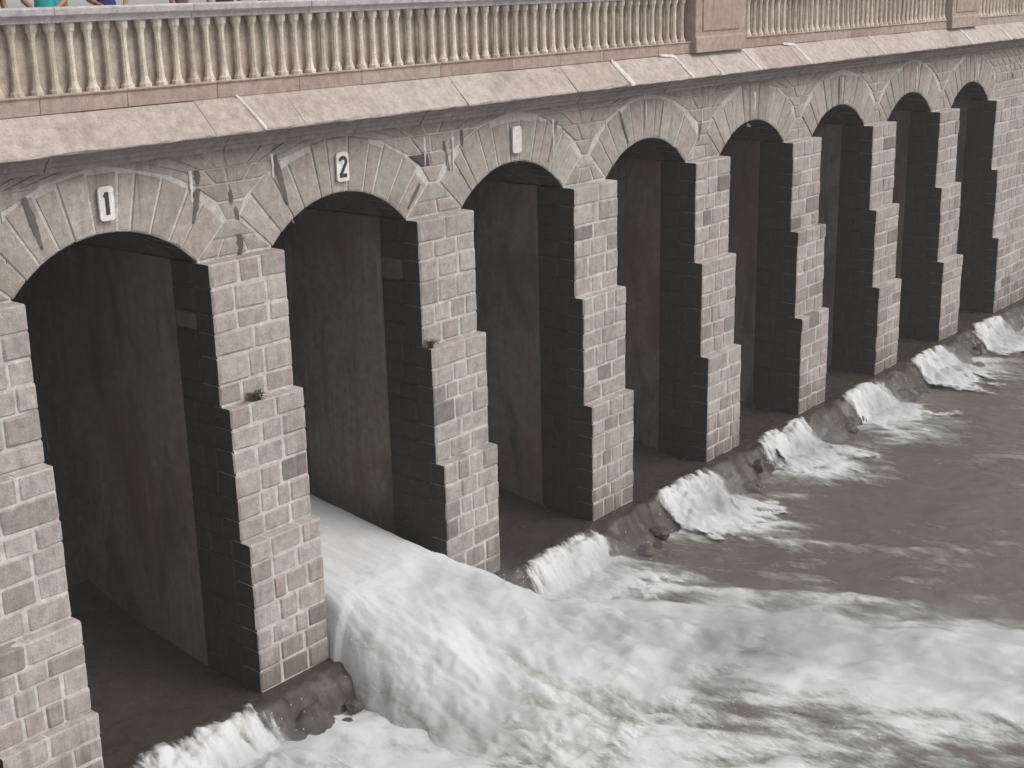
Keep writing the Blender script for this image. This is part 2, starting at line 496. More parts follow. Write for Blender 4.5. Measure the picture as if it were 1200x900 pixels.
GX, GY = np.meshgrid(ax, ay, indexing='ij')
GZ, FOAM, _ = water_surface(GX, GY, False)
GZ = np.where(GY > -0.88, Z_RIV-0.1, GZ)
me = grid_mesh('river', np.stack([GX, GY, GZ], -1))
put_attr(me, 'foam', FOAM)
o = link('river', me, M['river'])
tag(o, 'brown river churned to white foam below the arches', kind='structure')
bed = mesh('river_bed', box_v(-900, 1500, -1500, 1500, -12, -9.2), BOXF)
tag(link('river_bed', bed, M['apron']), 'dark silt bed under the river and the dam', kind='structure')
res = mesh('reservoir', box_v(-900, 1500, 14.4, 1500, -9.0, -0.6), BOXF)
tmr = NT('reservoir_water'); tmr.col((0.16, 0.17, 0.17)); tmr.rough(0.15); tmr.bump(tmr.noise(tmr.pos(), 1.5, 4), 0.3, 0.05)
tag(link('reservoir', res, tmr.m), 'still grey reservoir water behind the dam', kind='structure')

# apron under the bays: worn lip in front of the piers, then a rough glacis down into the river
def apron_z(X, Y):
    Z = np.interp(-Y, [-(DEPTH+.4), -2.4, -.4, .84, 1.0, 1.55, 2.1, 2.6], [-6.1, -6.75, -7.04, -7.05, -7.12, -7.72, -8.15, -8.6])
    k = smooth(-.62, -1.0, Y)
    return Z + k*(.11*fbm(X*1.1, Y*1.4, 5, .6) + .04*fbm(X*5, Y*5, 3)) + .008*fbm(X*2, Y*2, 3)
axx = np.arange(X0, X1, .07)
ayy = np.concatenate([np.linspace(DEPTH+.4, -.5, 26), np.arange(-.55, -2.6, -.06)])
AX, AY = np.meshgrid(axx, ayy, indexing='ij')
AX = AX + .05*fbm(AX*.9, AY*2, 3)*smooth(-.7, -1, AY)
me = grid_mesh('apron', np.stack([AX, AY + .07*fbm(AX*1.3, AY*0+5, 4)*smooth(-.66, -.85, AY), apron_z(AX, AY)], -1)[:, ::-1])
tag(link('apron', me, M['apron']), 'dark wet stone apron sloping out of the bays', kind='structure')

# ------------------------------------------------------------------ dam wall behind the bays
prof = [(DEPTH-0.9, -9.1), (DEPTH+0.25, -1.0), (DEPTH+0.3, 1.55), (14.3, 1.55), (14.3, -9.1)]
dam = thing('dam_wall', 'dark masonry dam face closing the back of the arched bays', 'dam')
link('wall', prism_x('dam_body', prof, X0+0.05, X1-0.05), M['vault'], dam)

# ------------------------------------------------------------------ arcade wall: core, vaults, voussoirs, spandrel stones, cornice, coping
arc = thing('arcade_wall', 'long stone arcade wall of fan-cut arches under a walkway', 'wall')
NA = 20
v, f, mi = [], [], []
BAYS = list(range(-1, 8))
CY = 0.016
def arch_pt(n, a, r):
    return (n*S+XC + r*math.sin(a), ZCEN + r*math.cos(a))
xs_prev = X0
for n in BAYS:
    pts = [arch_pt(n, -HALF + 2*HALF*i/NA, RAD+0.012) for i in range(NA+1)]
    xl, xr = n*S+XC-HW-0.02, n*S+XC+HW+0.02
    # solid stretch before this arch
    b = len(v)
    v += [(xs_prev, CY, Z_SPRING-0.05), (xl, CY, Z_SPRING-0.05), (xl, CY, Z_COR+0.1), (xs_prev, CY, Z_COR+0.1)]
    f.append((b, b+1, b+2, b+3)); mi.append(0)
    b = len(v)
    v += [(x, CY, z) for x, z in pts] + [(x, CY, Z_COR+0.1) for x, z in pts] + [(x, DEPTH+0.5, z) for x, z in pts]
    k = NA+1
    for i in range(NA):
        f.append((b+i, b+i+1, b+k+i+1, b+k+i)); mi.append(0)
        f.append((b+i+1, b+i, b+2*k+i, b+2*k+i+1)); mi.append(1)
    xs_prev = xr
b = len(v)
v += [(xs_prev, CY, Z_SPRING-0.05), (X1, CY, Z_SPRING-0.05), (X1, CY, Z_COR+0.1), (xs_prev, CY, Z_COR+0.1)]
f.append((b, b+1, b+2, b+3)); mi.append(0)
core = mesh('arcade_core', v, f)
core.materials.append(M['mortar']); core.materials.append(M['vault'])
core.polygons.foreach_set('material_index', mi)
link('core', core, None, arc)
# upper body between the facade and the dam, under the deck
link('upper_body', mesh('upper_body', box_v(X0, X1, CY+0.01, DEPTH+0.2, Z_COR-0.02, 1.55), BOXF), M['mortar'], arc)

def prism_y(name, poly, y0, y1, mat, rnd=None, bulge=0.0):
    """(x,z) polygon with front at y0, back at y1; front edge chamfered, face slightly uneven"""
    c = np.mean(poly, 0)
    n = len(poly)
    pf = [(c[0]+(p[0]-c[0])*1.0, p[1]) for p in poly]
    inn = []
    for p in poly:
        d = np.array(c)-np.array(p); L = np.linalg.norm(d)
        q = np.array(p)+d/L*0.028
        inn.append((q[0], q[1]))
    r = rnd or random
    v = [(x, y0+0.018, z) for x, z in pf] + [(x, y0+r.uniform(-.006, .008), z) for x, z in inn] + [(x, y1, z) for x, z in pf]
    v.append((c[0], y0-bulge, c[1]))
    f = []
    for i in range(n):
        j = (i+1) % n
        f += [(i, j, n+j, n+i), (n+i, n+j, 3*n), (2*n+j, j, i, 2*n+i)] if False else [(i, j, n+j, n+i), (n+i, n+j, 3*n), (i, 2*n+i, 2*n+j, j)]
    f.append(tuple(range(2*n, 3*n)))
    me = fix_normals(mesh(name, v, f))
    me.materials.append(mat)
    return me
NV = 11
VM = []
for s_ in range(3):                      # three sets of voussoir shapes shared by the arches
    r = random.Random(50+s_)
    cuts = [-HALF + 2*HALF*i/NV + (r.uniform(-.03, .03) if 0 < i < NV else 0) for i in range(NV+1)]
    row = []
    for i in range(NV):
        g = 0.011
        a0, a1 = cuts[i]+g/RAD, cuts[i+1]-g/RAD
        ro = R_OUT + r.uniform(-.14, 0.0)
        p = [(RAD*math.sin(a0), RAD*math.cos(a0)), (RAD*math.sin((a0+a1)/2), RAD*math.cos((a0+a1)/2)), (RAD*math.sin(a1), RAD*math.cos(a1)),
             (ro*math.sin(a1-g/6), ro*math.cos(a1-g/6)), (ro*math.sin(a0+g/6), ro*math.cos(a0+g/6))]
        vm = prism_y('voussoir', p, 0.0, 0.5, M['vous'], r, 0.006)
        vm.materials.append(M['shade_soot'])
        for pg in vm.polygons:                  # underside darkened by colour, shade and soot together
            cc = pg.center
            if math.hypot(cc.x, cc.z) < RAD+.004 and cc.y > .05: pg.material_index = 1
        row.append([vm, None, ro])
    VM.append(row)
VOUT = {}
DARKV = {(0, 1), (0, 9), (1, 1), (1, 2), (1, 9), (2, 2), (2, 8), (3, 3)}
for n in BAYS:
    st = n % 3
    for i in range(NV):
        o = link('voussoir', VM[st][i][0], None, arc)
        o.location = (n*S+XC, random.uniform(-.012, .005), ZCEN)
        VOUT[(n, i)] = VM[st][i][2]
# spandrel stones between neighbouring rings
def ring_x(z, side):
    """x of the ring's outer edge from the arch centre at height z"""
    h = z - ZCEN
    hs_ = R_OUT*math.cos(HALF)
    if h >= R_OUT: return 0.0
    if h >= hs_: return math.sqrt(R_OUT**2-h*h)
    return h*math.tan(HALF)
def tri_stones(n0, x_lo=None, x_hi=None):
    z = Z_SPRING + 0.012
    while z < Z_COR - 0.06:
        hgt = min(random.uniform(.2, .3), Z_COR-0.005-z)
        if Z_COR-(z+hgt) < .1: hgt = Z_COR-0.005-z
        z1 = z+hgt
        l0 = (n0*S+XC+ring_x(z, 1)+.02) if x_lo is None else x_lo
        l1 = (n0*S+XC+ring_x(z1, 1)+.02) if x_lo is None else x_lo
        r0 = ((n0+1)*S+XC-ring_x(z, 1)-.02) if x_hi is None else x_hi
        r1 = ((n0+1)*S+XC-ring_x(z1, 1)-.02) if x_hi is None else x_hi
        w = (r0+r1-l0-l1)/2
        if w > .08:
            k = max(1, int(round(w/random.uniform(.34, .5))))
            cu = [0] + [(i+random.uniform(-.2, .2))/k for i in range(1, k)] + [1]
            for i in range(k):
                g = .011
                p = [(l0+(r0-l0)*cu[i]+g, z+.006), (l0+(r0-l0)*cu[i+1]-g, z+.006), (l1+(r1-l1)*cu[i+1]-g, z1-.008), (l1+(r1-l1)*cu[i]+g, z1-.008)]
                if min(p[1][0]-p[0][0], p[2][0]-p[3][0]) < .02: continue
                dk = random.random() < .04 and n0 < 4
                o = link('stone', prism_y('spandrel_stone', p, 0.0, .3, M['dark' if dk else 'vous'], random, .005), None, arc)
                o.location.y = random.uniform(-.010, .006)
        z = z1
for n in range(-1, 7): tri_stones(n)
tri_stones(7, None, 7*S+XC+8.0)
# cornice: two stepped courses, then the sloping coping, then the plinth under the balusters
x = X0
while x < X1-.1:
    w = min(random.uniform(1.1, 1.6), X1-x)
    dy = random.uniform(-.012, .012)
    o = link('cornice_stone', worn_x('cornice_stone', [(.3, Z_COR), (-.22+dy, Z_COR), (-.235+dy, Z_COR+.05), (-.27+dy, Z_COR+.075), (-.28+dy, Z_COR+.12), (-.335+dy, Z_COR+.16), (-.36+dy, Z_COR+.205), (.3, Z_COR+.205)], x+.005, x+w-.005, (1, 2, 3, 4, 5, 6), .009), M['cornice'], arc)
    x += w
x = X0
while x < X1-.1:
    w = min(random.uniform(1.3, 2.0), X1-x)
    dy = random.uniform(-.012, .012); dz = random.uniform(-.006, .006)
    o = link('coping_slab', worn_x('coping_slab', [(.3, Z_COR+.21), (-.41+dy, Z_COR+.21), (-.45+dy, Z_COR+.225), (-.452+dy, 1.172+dz), (-.43+dy, 1.195+dz), (-.02, 1.60+dz), (.3, 1.60+dz)], x+.002, x+w-.002, (1, 2, 3, 4), .011, 12), M['coping'], arc)
    x += w

# ------------------------------------------------------------------ lime streaks
def crust(parent, pts, widths, nrm, thick=.012, seed=0, name='lime_streak'):
    """a low ridge of lime following 3-d points, raised along nrm"""
    r = random.Random(seed)
    P = [Vector(p) for p in pts]
    fine, fw, fn = [], [], []
    for i in range(len(P)-1):
        for k in range(6):
            t = k/6
            fine.append(P[i].lerp(P[i+1], t)); fw.append(widths[i]*(1-t)+widths[i+1]*t)
            fn.append(Vector(nrm[i]).lerp(Vector(nrm[i+1]), t).normalized())
    fine.append(P[-1]); fw.append(widths[-1]); fn.append(Vector(nrm[-1]).normalized())
    v, f = [], []
    for i, p in enumerate(fine):
        d = (fine[min(i+1, len(fine)-1)]-fine[max(i-1, 0)]).normalized()
        s = d.cross(fn[i]).normalized()
        j = Vector((r.uniform(-.09, .09)*fw[i], 0, 0))
        w = fw[i]*r.uniform(.88, 1.12)
        for a, h in ((-1, -.01), (-.55, .75), (0, 1), (.55, .75), (1, -.01)):
            v.append(p + j + s*(a*w/2) + fn[i]*(h*thick))
    for i in range(len(fine)-1):
        for k in range(4):
            a = i*5+k
            f.append((a, a+1, a+6, a+5))
    f.append((4, 3, 2, 1, 0)); b = (len(fine)-1)*5
    f.append((b, b+1, b+2, b+3, b+4))
    me = fix_normals(mesh('lime_streak', v, f, True))
    return link(name, me, M['lime'], parent)
SL = (0, -.7, .7)
for k, (xa, w) in enumerate([(11.0, .13), (13.1, .08), (15.8, .07), (18.1, .10), (27.7, .12), (30.6, .08), (2.0, .05), (22.0, .05)]):
    z0 = 1.60
    pts = [(xa-.5 if k in (1, 2, 3) else xa-.05, -.035, z0+.02), (xa, -.05, 1.58), (xa+.05, -.24, 1.395), (xa+.09, -.43, 1.208), (xa+.10, -.463, 1.155)]
    crust(arc, pts, [w*.7, w, w*1.1, w*1.2, w*.9], [SL, SL, SL, SL, (0, -1, .1)], .022, k)
for k, (u, v0, v1, w) in enumerate([(866, 88, 98, .16), (885, 108, 130, .09), (988, 90, 116, .07), (1075, 78, 105, .07), (1147, 75, 95, .06), (757, 118, 150, .06), (530, 160, 200, .05), (648, 140, 190, .05), (222, 200, 240, .06), (318, 180, 210, .05), (497, 160, 195, .05)]):
    a, b = ray_hit(u, v0, 1, -.01), ray_hit(u, v1, 1, -.01)
    crust(arc, [(a.x, -.012, a.z), (a.x+.01, -.012, (a.z+b.z)/2), (a.x-.01, -.012, b.z)], [w, w*.8, w*.3], [(0, -1, 0)]*3, .012, 40+k)

# black open joints and washed-out cavities in the arch stonework
for k, (u0, v0, u1, v1, w) in enumerate([(28, 232, 50, 292, .13), (322, 182, 337, 240, .14), (230, 200, 232, 216, .15), (232, 222, 226, 262, .16), (270, 222, 272, 238, .08), (276, 242, 280, 258, .08),
        (281, 274, 282, 298, .16), (652, 143, 642, 190, .10), (726, 130, 737, 168, .08), (776, 122, 774, 148, .06), (541, 152, 542, 172, .09), (520, 165, 527, 200, .07), (492, 215, 478, 245, .11),
        (822, 142, 819, 165, .06), (984, 92, 984, 116, .07), (1142, 74, 1142, 96, .06), (1150, 62, 1150, 95, .07), (1187, 86, 1187, 92, .14), (605, 190, 604, 191, .05), (875, 146, 880, 148, .1), (328, 238, 345, 262, .08)]):
    a, b = ray_hit(u0, v0, 1, -.01), ray_hit(u1, v1, 1, -.01)
    c = (a+b)/2
    o = crust(arc, [(q.x, -.010, q.z) for q in (a, c, b)], [w*.5, w*.8, w*.3], [(0, -1, 0)]*3, .004, 80+k, 'open_joint')
    o.data.materials.clear(); o.data.materials.append(M['cavity'])

# ------------------------------------------------------------------ piers
PIERS = {}
ORD = ['first', 'second', 'third', 'fourth', 'fifth', 'sixth']
def pier(n, label, xl=None, xr=None, base=Z_BASE, extra=None):
    xl = n*S+1.074 if xl is None else xl
    xr = n*S+2.457 if xr is None else xr
    t = thing('stone_pier', label, 'pier', 'stepped piers of the arcade', (0, 0, 0))
    sec = list(SECT) + ([extra] if extra else [])
    jit = [0] + [random.uniform(-.04, .04) for _ in sec[1:]]
    PIERS[n] = t
    I = .017
    prof = []
    zt = sec[0][1]
    prof.append((DEPTH+.3, base)); prof.append((DEPTH+.3, zt-I))
    for i, (yf, z) in enumerate(sec):
        z += jit[i]
        zn = sec[i+1][1]+jit[i+1] if i+1 < len(sec) else base
        prof.append((yf+I, z-I))
        prof.append((yf+I, zn-I if i+1 < len(sec) else zn))
    me = prism_x('pier_core', prof, xl+I, xr-I)
    me.materials.append(M['mortar']); me.materials.append(M['inner']); me.materials.append(M['shade_soot'])
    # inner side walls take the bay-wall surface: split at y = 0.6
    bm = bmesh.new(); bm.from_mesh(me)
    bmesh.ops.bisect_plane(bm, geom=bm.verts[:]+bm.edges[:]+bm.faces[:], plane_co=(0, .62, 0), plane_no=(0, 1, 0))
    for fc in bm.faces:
        if abs(fc.normal.x) > .5: fc.material_index = 1 if fc.calc_center_median().y > .62 else 2  # front stretch of the sides carries painted shade and soot
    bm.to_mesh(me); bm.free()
    link('core', me, None, t)
    for i, (yf, z) in enumerate(sec):
        ztop = z+jit[i]
        zbot = sec[i+1][1]+jit[i+1] if i+1 < len(sec) else base
        H = ztop-zbot
        nc = max(2, int(round(H/.335)))
        zs = [zbot] + [zbot+H*(k+random.uniform(-.13, .13))/nc for k in range(1, nc)] + [ztop]
        for k in range(nc):
            za, zb = zs[k]+.011, zs[k+1]-.013
            W = xr-xl
            ns = max(2, int(round(W/random.choice([.36, .42, .48, .6]))))
            cu = [0] + [(q+random.uniform(-.22, .22))/ns for q in range(1, ns)] + [1]
            for q in range(ns):
                xa, xb = xl+W*cu[q], xl+W*cu[q+1]
                xa += 0 if q == 0 else .014
                xb -= 0 if q == ns-1 else .014
                out = random.uniform(-.010, .012)
                mk = 'stone'
                stone(t, (xa+xb)/2, yf+.19-out, (za+zb)/2, xb-xa, .38, zb-za, mk, side='shade_soot' if q == 0 else None)
            # left return of the pier (faces the water side of the bay)
            ya = yf+.40
            yb = .62
            m = 1 if yb-ya < .55 else 2
            cuts = [ya] + ([ya+(yb-ya)*random.uniform(.35, .65)] if m == 2 else []) + [yb]
            for q in range(m):
                d = cuts[q+1]-cuts[q]-.02
                pale = n in (0, 1) and q == m-1 and -1.6 < (za+zb)/2 < -1.2
                stone(t, xl+.148-random.uniform(-.003, .003), (cuts[q]+cuts[q+1])/2, (za+zb)/2, d, .30, zb-za, 'patch' if pale else 'shade_soot', -math.pi/2)
    return t
pier(-2, 'stepped stone pier before the unnumbered arch preceding plate 1')
pier(-1, 'stepped stone pier beside arch 1 on the side away from arch 2', base=-7.6, extra=(-.80, -6.0))
pier(0, 'stepped stone pier between the arches numbered 1 and 2')
pier(1, 'stepped stone pier between arch 2 and the blank white plate, washed by the torrent')
for n in range(2, 7):
    pier(n, 'stepped stone pier, %s beyond the arch with the blank white plate' % ORD[n-2])
pier(7, 'broad stepped stone abutment ending the row of arches', 7*S+1.074, 7*S+1.074+12.0)

# ------------------------------------------------------------------ number plates
def plate(n, txt, label, w, h):
    x, z = n*S+XC+.03, .42
    t = thing('number_plate', label, 'plate', None, (x, -.045, z))
    bm = bmesh.new()
    bmesh.ops.create_cube(bm, size=1)
    bmesh.ops.scale(bm, vec=(w, .03, h), verts=bm.verts)
    bmesh.ops.bevel(bm, geom=[e for e in bm.edges if abs(e.verts[0].co.y-e.verts[1].co.y) > .01], offset=.05, segments=4, profile=.5, affect='EDGES')
    me = bpy.data.meshes.new('plate_board'); bm.to_mesh(me); bm.free()
    b = link('board', me, M['white_paint'], t)
    if txt:
        def stroke(pts, wd):
            """a flat painted stroke along (x,z) points, in units of the plate"""
            bm = bmesh.new(); L = []
            for i, q in enumerate(pts):
                q = Vector((q[0]*w, q[1]*h))
                e0 = Vector((pts[max(i-1, 0)][0]*w, pts[max(i-1, 0)][1]*h)); e1 = Vector((pts[min(i+1, len(pts)-1)][0]*w, pts[min(i+1, len(pts)-1)][1]*h))
                d = (e1-e0).normalized(); nn = Vector((-d.y, d.x))*wd/2
                L.append([bm.verts.new((q.x+sg*nn.x, yy, q.y+sg*nn.y)) for yy in (-.019, -.011) for sg in (1, -1)])
            for p_, q_ in zip(L[:-1], L[1:]):
                for i0, i1 in ((0, 1), (1, 3), (3, 2), (2, 0)):
                    bm.faces.new((p_[i0], p_[i1], q_[i1], q_[i0]))
            for e in (L[0], L[-1]): bm.faces.new((e[0], e[1], e[3], e[2]))
            bmesh.ops.recalc_face_normals(bm, faces=bm.faces)
            return bm
        if txt == '1': parts = [([(.02, -.33), (.02, .34)], .062), ([(.04, .30), (-.16, .20)], .045)]
        else:
            arc_ = [(.26*math.sin(q), .17+.145*math.cos(q)) for q in [math.radians(-75+15*i) for i in range(15)]]
            parts = [(arc_ + [(-.24, -.29)], .056), ([(-.30, -.30), (.30, -.30)], .056)]
        for k_, (pts, wd) in enumerate(parts):
            bm = stroke(pts, wd)
            if k_: bmesh.ops.translate(bm, vec=(0, -.0015, 0), verts=bm.verts)
            dme = bpy.data.meshes.new('digit_stroke'); bm.to_mesh(dme); bm.free()
            link('digit_stroke', dme, M['black_paint'], t)
    return t
plate(0, '1', 'narrow white plate with a black 1 above its arch', .23, .44)
plate(1, '2', 'white plate with a black 2 above its arch', .25, .44)
plate(2, None, 'blank weathered white plate above an arch', .24, .46)

# ------------------------------------------------------------------ walkway, balustrade, far parapet
tag(link('walkway', mesh('walkway', box_v(X0, X1, .31, 13.2, 1.556, Z_DECK-.01), BOXF), M['deck']), 'grey paved walkway along the top of the dam', kind='structure')
bal = thing('balustrade', 'pale stone balustrade with flared balusters along the walkway edge', 'balustrade')
x = X0
while x < X1-.1:
    w = min(random.uniform(1.2, 1.9), X1-x)
    link('plinth_stone', prism_x('plinth_stone', [(.3, 1.606), (-.03, 1.606), (-.035, Z_DECK-.03), (-.06, Z_DECK-.025), (-.06, Z_DECK), (.3, Z_DECK)], x+.003, x+w-.003, .006), M['plinth'], bal)
    x += w
x = X0
while x < X1-.1:
    w = min(2.1, X1-x)
    link('rail', prism_x('rail', [(.25, Z_RAIL0+.03), (-.05, Z_RAIL0+.0), (-.06, Z_RAIL0+.07), (-.12, Z_RAIL0+.09), (-.13, Z_RAIL1-.02), (-.10, Z_RAIL1), (.28, Z_RAIL1), (.30, Z_RAIL1-.03), (.29, Z_RAIL0+.08)], x+.003, x+w-.003, .006), M['rail'], bal)
    x += w
x = X0
while x < X1-.1:
    w = min(random.uniform(1.3, 2.0), X1-x)
    link('back_panel', mesh('back_panel', box_v(x+.002, x+w-.002, .13, .27, Z_DECK+.001, Z_RAIL0+.025), BOXF), M['panelwall'], bal)
    x += w
PED = [(13.75, 15.75), (26.9, 28.9), (-8.8, -6.8), (40.0, 42.0)]
prof = [(.0, .085), (.05, .085), (.055, .07), (.09, .06), (.14, .048), (.30, .042), (.50, .038), (.66, .042), (.72, .055), (.745, .07), (.78, .075), (.835, .08), (.85, .08)]
def lathe_square(name, prof, n=8):
    v, f = [], []
    hh = Z_RAIL0+.02-Z_DECK
    for z, r in prof:
        for k in range(n):
            a = 2*math.pi*(k+.5)/n
            v.append((r*math.cos(a), r*math.sin(a), z/.85*hh))
    m = len(prof)
    for j in range(m-1):
        for k in range(n):
            f.append((j*n+k, j*n+(k+1) % n, (j+1)*n+(k+1) % n, (j+1)*n+k))
    f.append(tuple(range(n))[::-1]); f.append(tuple((m-1)*n+k for k in range(n)))
    return mesh(name, v, f, False)
bme = lathe_square('baluster', prof)
bme.materials.append(M['balu'])
x = X0+.2
while x < X1-.1:
    if not any(a-.1 < x < b+.1 for a, b in PED):
        o = link('baluster', bme, None, bal)
        o.location = (x, .055, Z_DECK-.004)
        o.rotation_euler = (random.uniform(-.012, .012), random.uniform(-.012, .012), random.uniform(-.2, .2))
    x += .265
for a, b in PED:
    p = link('pedestal', prism_x('pedestal', [(.42, 1.606), (-.17, 1.606), (-.17, 1.90), (-.15, 1.93), (-.15, 2.98), (-.20, 3.01), (-.20, 3.13), (.45, 3.13), (.45, 3.01), (.42, 2.98)], a, b, .01), M['plinth'], bal)
    link('panel', prism_x('pedestal_panel', [(-.12, 2.02), (-.165, 2.02), (-.175, 2.05), (-.175, 2.83), (-.165, 2.86), (-.12, 2.86)], a+.25, b-.25, .008), M['plinth'], p)
par = thing('parapet_wall', 'brown stone parapet along the far side of the walkway', 'wall')
x = X0
while x < X1-.1:
    w = min(random.uniform(1.4, 2.2), X1-x)
    link('stone', prism_x('parapet_stone', [(6.5, Z_DECK-.02), (6.5, 2.62), (6.46, 2.64), (6.46, 2.76), (7.0, 2.76), (7.0, 2.64), (6.96, 2.62), (6.96, Z_DECK-.02)], x+.004, x+w-.004, .008), M['back'], par)
    x += w

# ------------------------------------------------------------------ white water: the torrent out of arch 2
def tab(y, ys, vals):
    return np.interp(-np.asarray(y), [-q for q in ys], vals)
ys = [3.4, .8, -.6, -1.4, -2.3, -3.5, -5.0, -7.0, -10.0]
Y = np.concatenate([np.linspace(3.4, -.9, 90), np.linspace(-.92, -10.0, 240)])
Wv = np.sin(np.linspace(-1, 1, 190)*math.pi/2)
YY, WW = np.meshgrid(Y, Wv, indexing='ij')
xR = tab(YY, ys, [5.26, 5.26, 5.30, 6.05, 6.95, 7.9, 8.9, 10.2, 12.0])
xL = tab(YY, ys, [2.47, 2.47, 2.46, 2.30, 2.15, 2.1, 2.3, 2.8, 3.6])
zt = tab(YY, ys, [-5.55, -5.92, -6.08, -6.28, -6.60, -7.02, -7.35, -7.55, -8.0])
pw = tab(YY, ys, [12, 12, 9, 4.5, 3.0, 2.4, 2.0, 2.0, 2.0])
XX = (xR+xL)/2 + (xR-xL)/2*WW
shape = np.clip(1-np.abs(WW)**pw, 0, 1)**0.75
zb = np.where(YY > -.8, -7.2, -7.95)
ZZ = zb + (zt-zb)*shape
t_out = smooth(.5, -4.0, YY)
lane = fbm(WW*4.5+3, YY*.15, 4, .55)
turb = fbm(XX*1.0, YY*.65+3, 5, .6)
amp = (0.03+0.13*t_out)*np.clip(shape*1.6, 0, 1)
ZZ = ZZ + amp*(0.40*lane + 0.9*turb) + 0.012*t_out*np.abs(fbm(XX*3.2, YY*.9, 3))
XX = XX + 0.18*t_out*fbm(YY*.9, WW*2+9, 4)*np.abs(WW)
P = np.stack([XX, YY, ZZ], -1)
# close it: side skirts, underside
under = P.copy(); under[..., 2] = -8.45
me = grid_mesh('torrent', P)
fo = 1.0 + 0.28*lane*np.clip(.3+t_out, 0, 1) + .12*turb
wfo = smooth(-2.2, -4.5, YY)
fo = fo*(1-wfo) + wfo*(idw(XX, YY, FO) + .22*lane + .1*turb)
fo -= 0.30*smooth(-.5, -1, WW)*smooth(-.3, -2.0, YY)
put_attr(me, 'foam', np.clip(fo, .25, 1.25))
cov = 1.3 - 1.6*smooth(-4.2, -6.6, YY) - .9*smooth(.86, 1.0, np.abs(WW))*smooth(-1.4, -2.6, YY)
put_attr(me, 'cover', cov)
jet = link('water_torrent', me, M['jet'])
tag(jet, 'thick white torrent of water pouring out of arch 2', 'water')

# low cascades spilling over the apron lip in the other bays
def cascade(n, label, pwr=1.0, seed=0):
    xc = n*S+XC
    xs = np.arange(xc-1.62, xc+1.95, .04)
    yy = np.arange(-.62, -.9-2.5*pwr, -.04)
    X, Y = np.meshgrid(xs, yy, indexing='ij')
    s_ = (-.90-Y)/(1.75*pwr)
    q = np.abs(X-xc-.20*np.clip(s_, 0, 1.2))/(HW*(1+.12*np.clip(s_, 0, 1)))
    base = np.maximum(apron_z(X, Y), Z_RIV+.03)
    n1 = fbm(X*1.6+seed, Y*1.1, 4, .6); n2 = fbm(X*6+seed, Y*1.8, 4, .65)
    bulk = (.8+.5*math.sin(seed*2.3))*np.exp(-((s_-.38)/.32)**2)*smooth(1.05, .2, q)
    Z = base + .035 + .20*bulk*(1+.6*n1) + .035*smooth(-.1, .3, s_)*n2*smooth(1.1, .6, q)
    fo = .62 + .42*smooth(.0, .4, s_) - .25*smooth(.75, 1.3, s_) + .22*n1 + .20*n2
    cov = 1.35*smooth(1.08, .35, q + .16*n1)*smooth(-.16, .10, s_ + .06*n1)*smooth(1.42, .55, s_ + .35*n1) + .12*n2 - .12
    me = grid_mesh('foam_cascade', np.stack([X, Y, Z], -1)[:, ::-1])
    put_attr(me, 'foam', np.clip(fo, .1, 1.2)[:, ::-1])
    put_attr(me, 'cover', cov[:, ::-1])
    o = link('foam_cascade', me, M['fall'])
    return tag(o, label, 'water', 'foam spilling from the bays')
cascade(0, 'white foam spilling over the apron lip out of arch 1', 1.5, 1)
cascade(2, 'white foam spilling out of the arch with the blank plate, beside the torrent', 1.0, 2)
for n in range(3, 8):
    cascade(n, 'white foam spilling out of the %s arch beyond the blank plate' % ORD[n-3], .95, n)

# wet boulders at the pier toes
def boulder(x, y, z, sx, sy, sz, seed, label):
    bm = bmesh.new()
    bmesh.ops.create_icosphere(bm, subdivisions=4, radius=1)
    r = random.Random(seed)
    cuts = [(Vector((r.gauss(0, 1), r.gauss(0, 1), r.gauss(0, 1))).normalized(), r.uniform(.55, .85)) for _ in range(9)]
    for q in bm.verts:
        for d, c in cuts:                       # broken faces
            e = q.co.dot(d)-c
            if e > 0: q.co -= d*e*.92
        q.co *= 1+.16*mnoise.fractal(q.co*2.3+Vector((seed*7.1, 0, 0)), 1.0, 2.0, 4)
        q.co.x *= sx; q.co.y *= sy; q.co.z *= sz
    bmesh.ops.rotate(bm, verts=bm.verts, matrix=Matrix.Rotation(r.uniform(0, 6.3), 3, 'Z'))
    me = bpy.data.meshes.new('boulder'); bm.to_mesh(me); bm.free()
    me.polygons.foreach_set('use_smooth', [True]*len(me.polygons))
    o = link('boulder', me, M['rock']); o.location = (x, y, z)
    return tag(o, label, 'boulder', 'wet boulders at the pier toes')
HEAP = {0: 'heaped at the toe of the pier between arches 1 and 2'}
for n in range(2, 7): HEAP[n] = 'heaped at the toe of the %s pier beyond the blank plate' % ORD[n-2]
for n, lab in HEAP.items():
    rr = random.Random(70+n)
    for k in range(3):
        sz = rr.uniform(.24, .38)*(.75 if n == 0 else .75)
        nm = ['biggest brown wet rock ', 'lesser brown wet rock '][k > 0]
        sz = sz*1.25 if k == 0 else sz*.8
        ry = -1.25-rr.uniform(0, .45)
        boulder(n*S+1.45+.42*k+rr.uniform(-.12, .12), ry, float(apron_z(np.array([0.]), np.array([ry]))[0])+.04, sz, sz*rr.uniform(.7, 1), sz*rr.uniform(.6, .95), n*10+k, nm+lab)

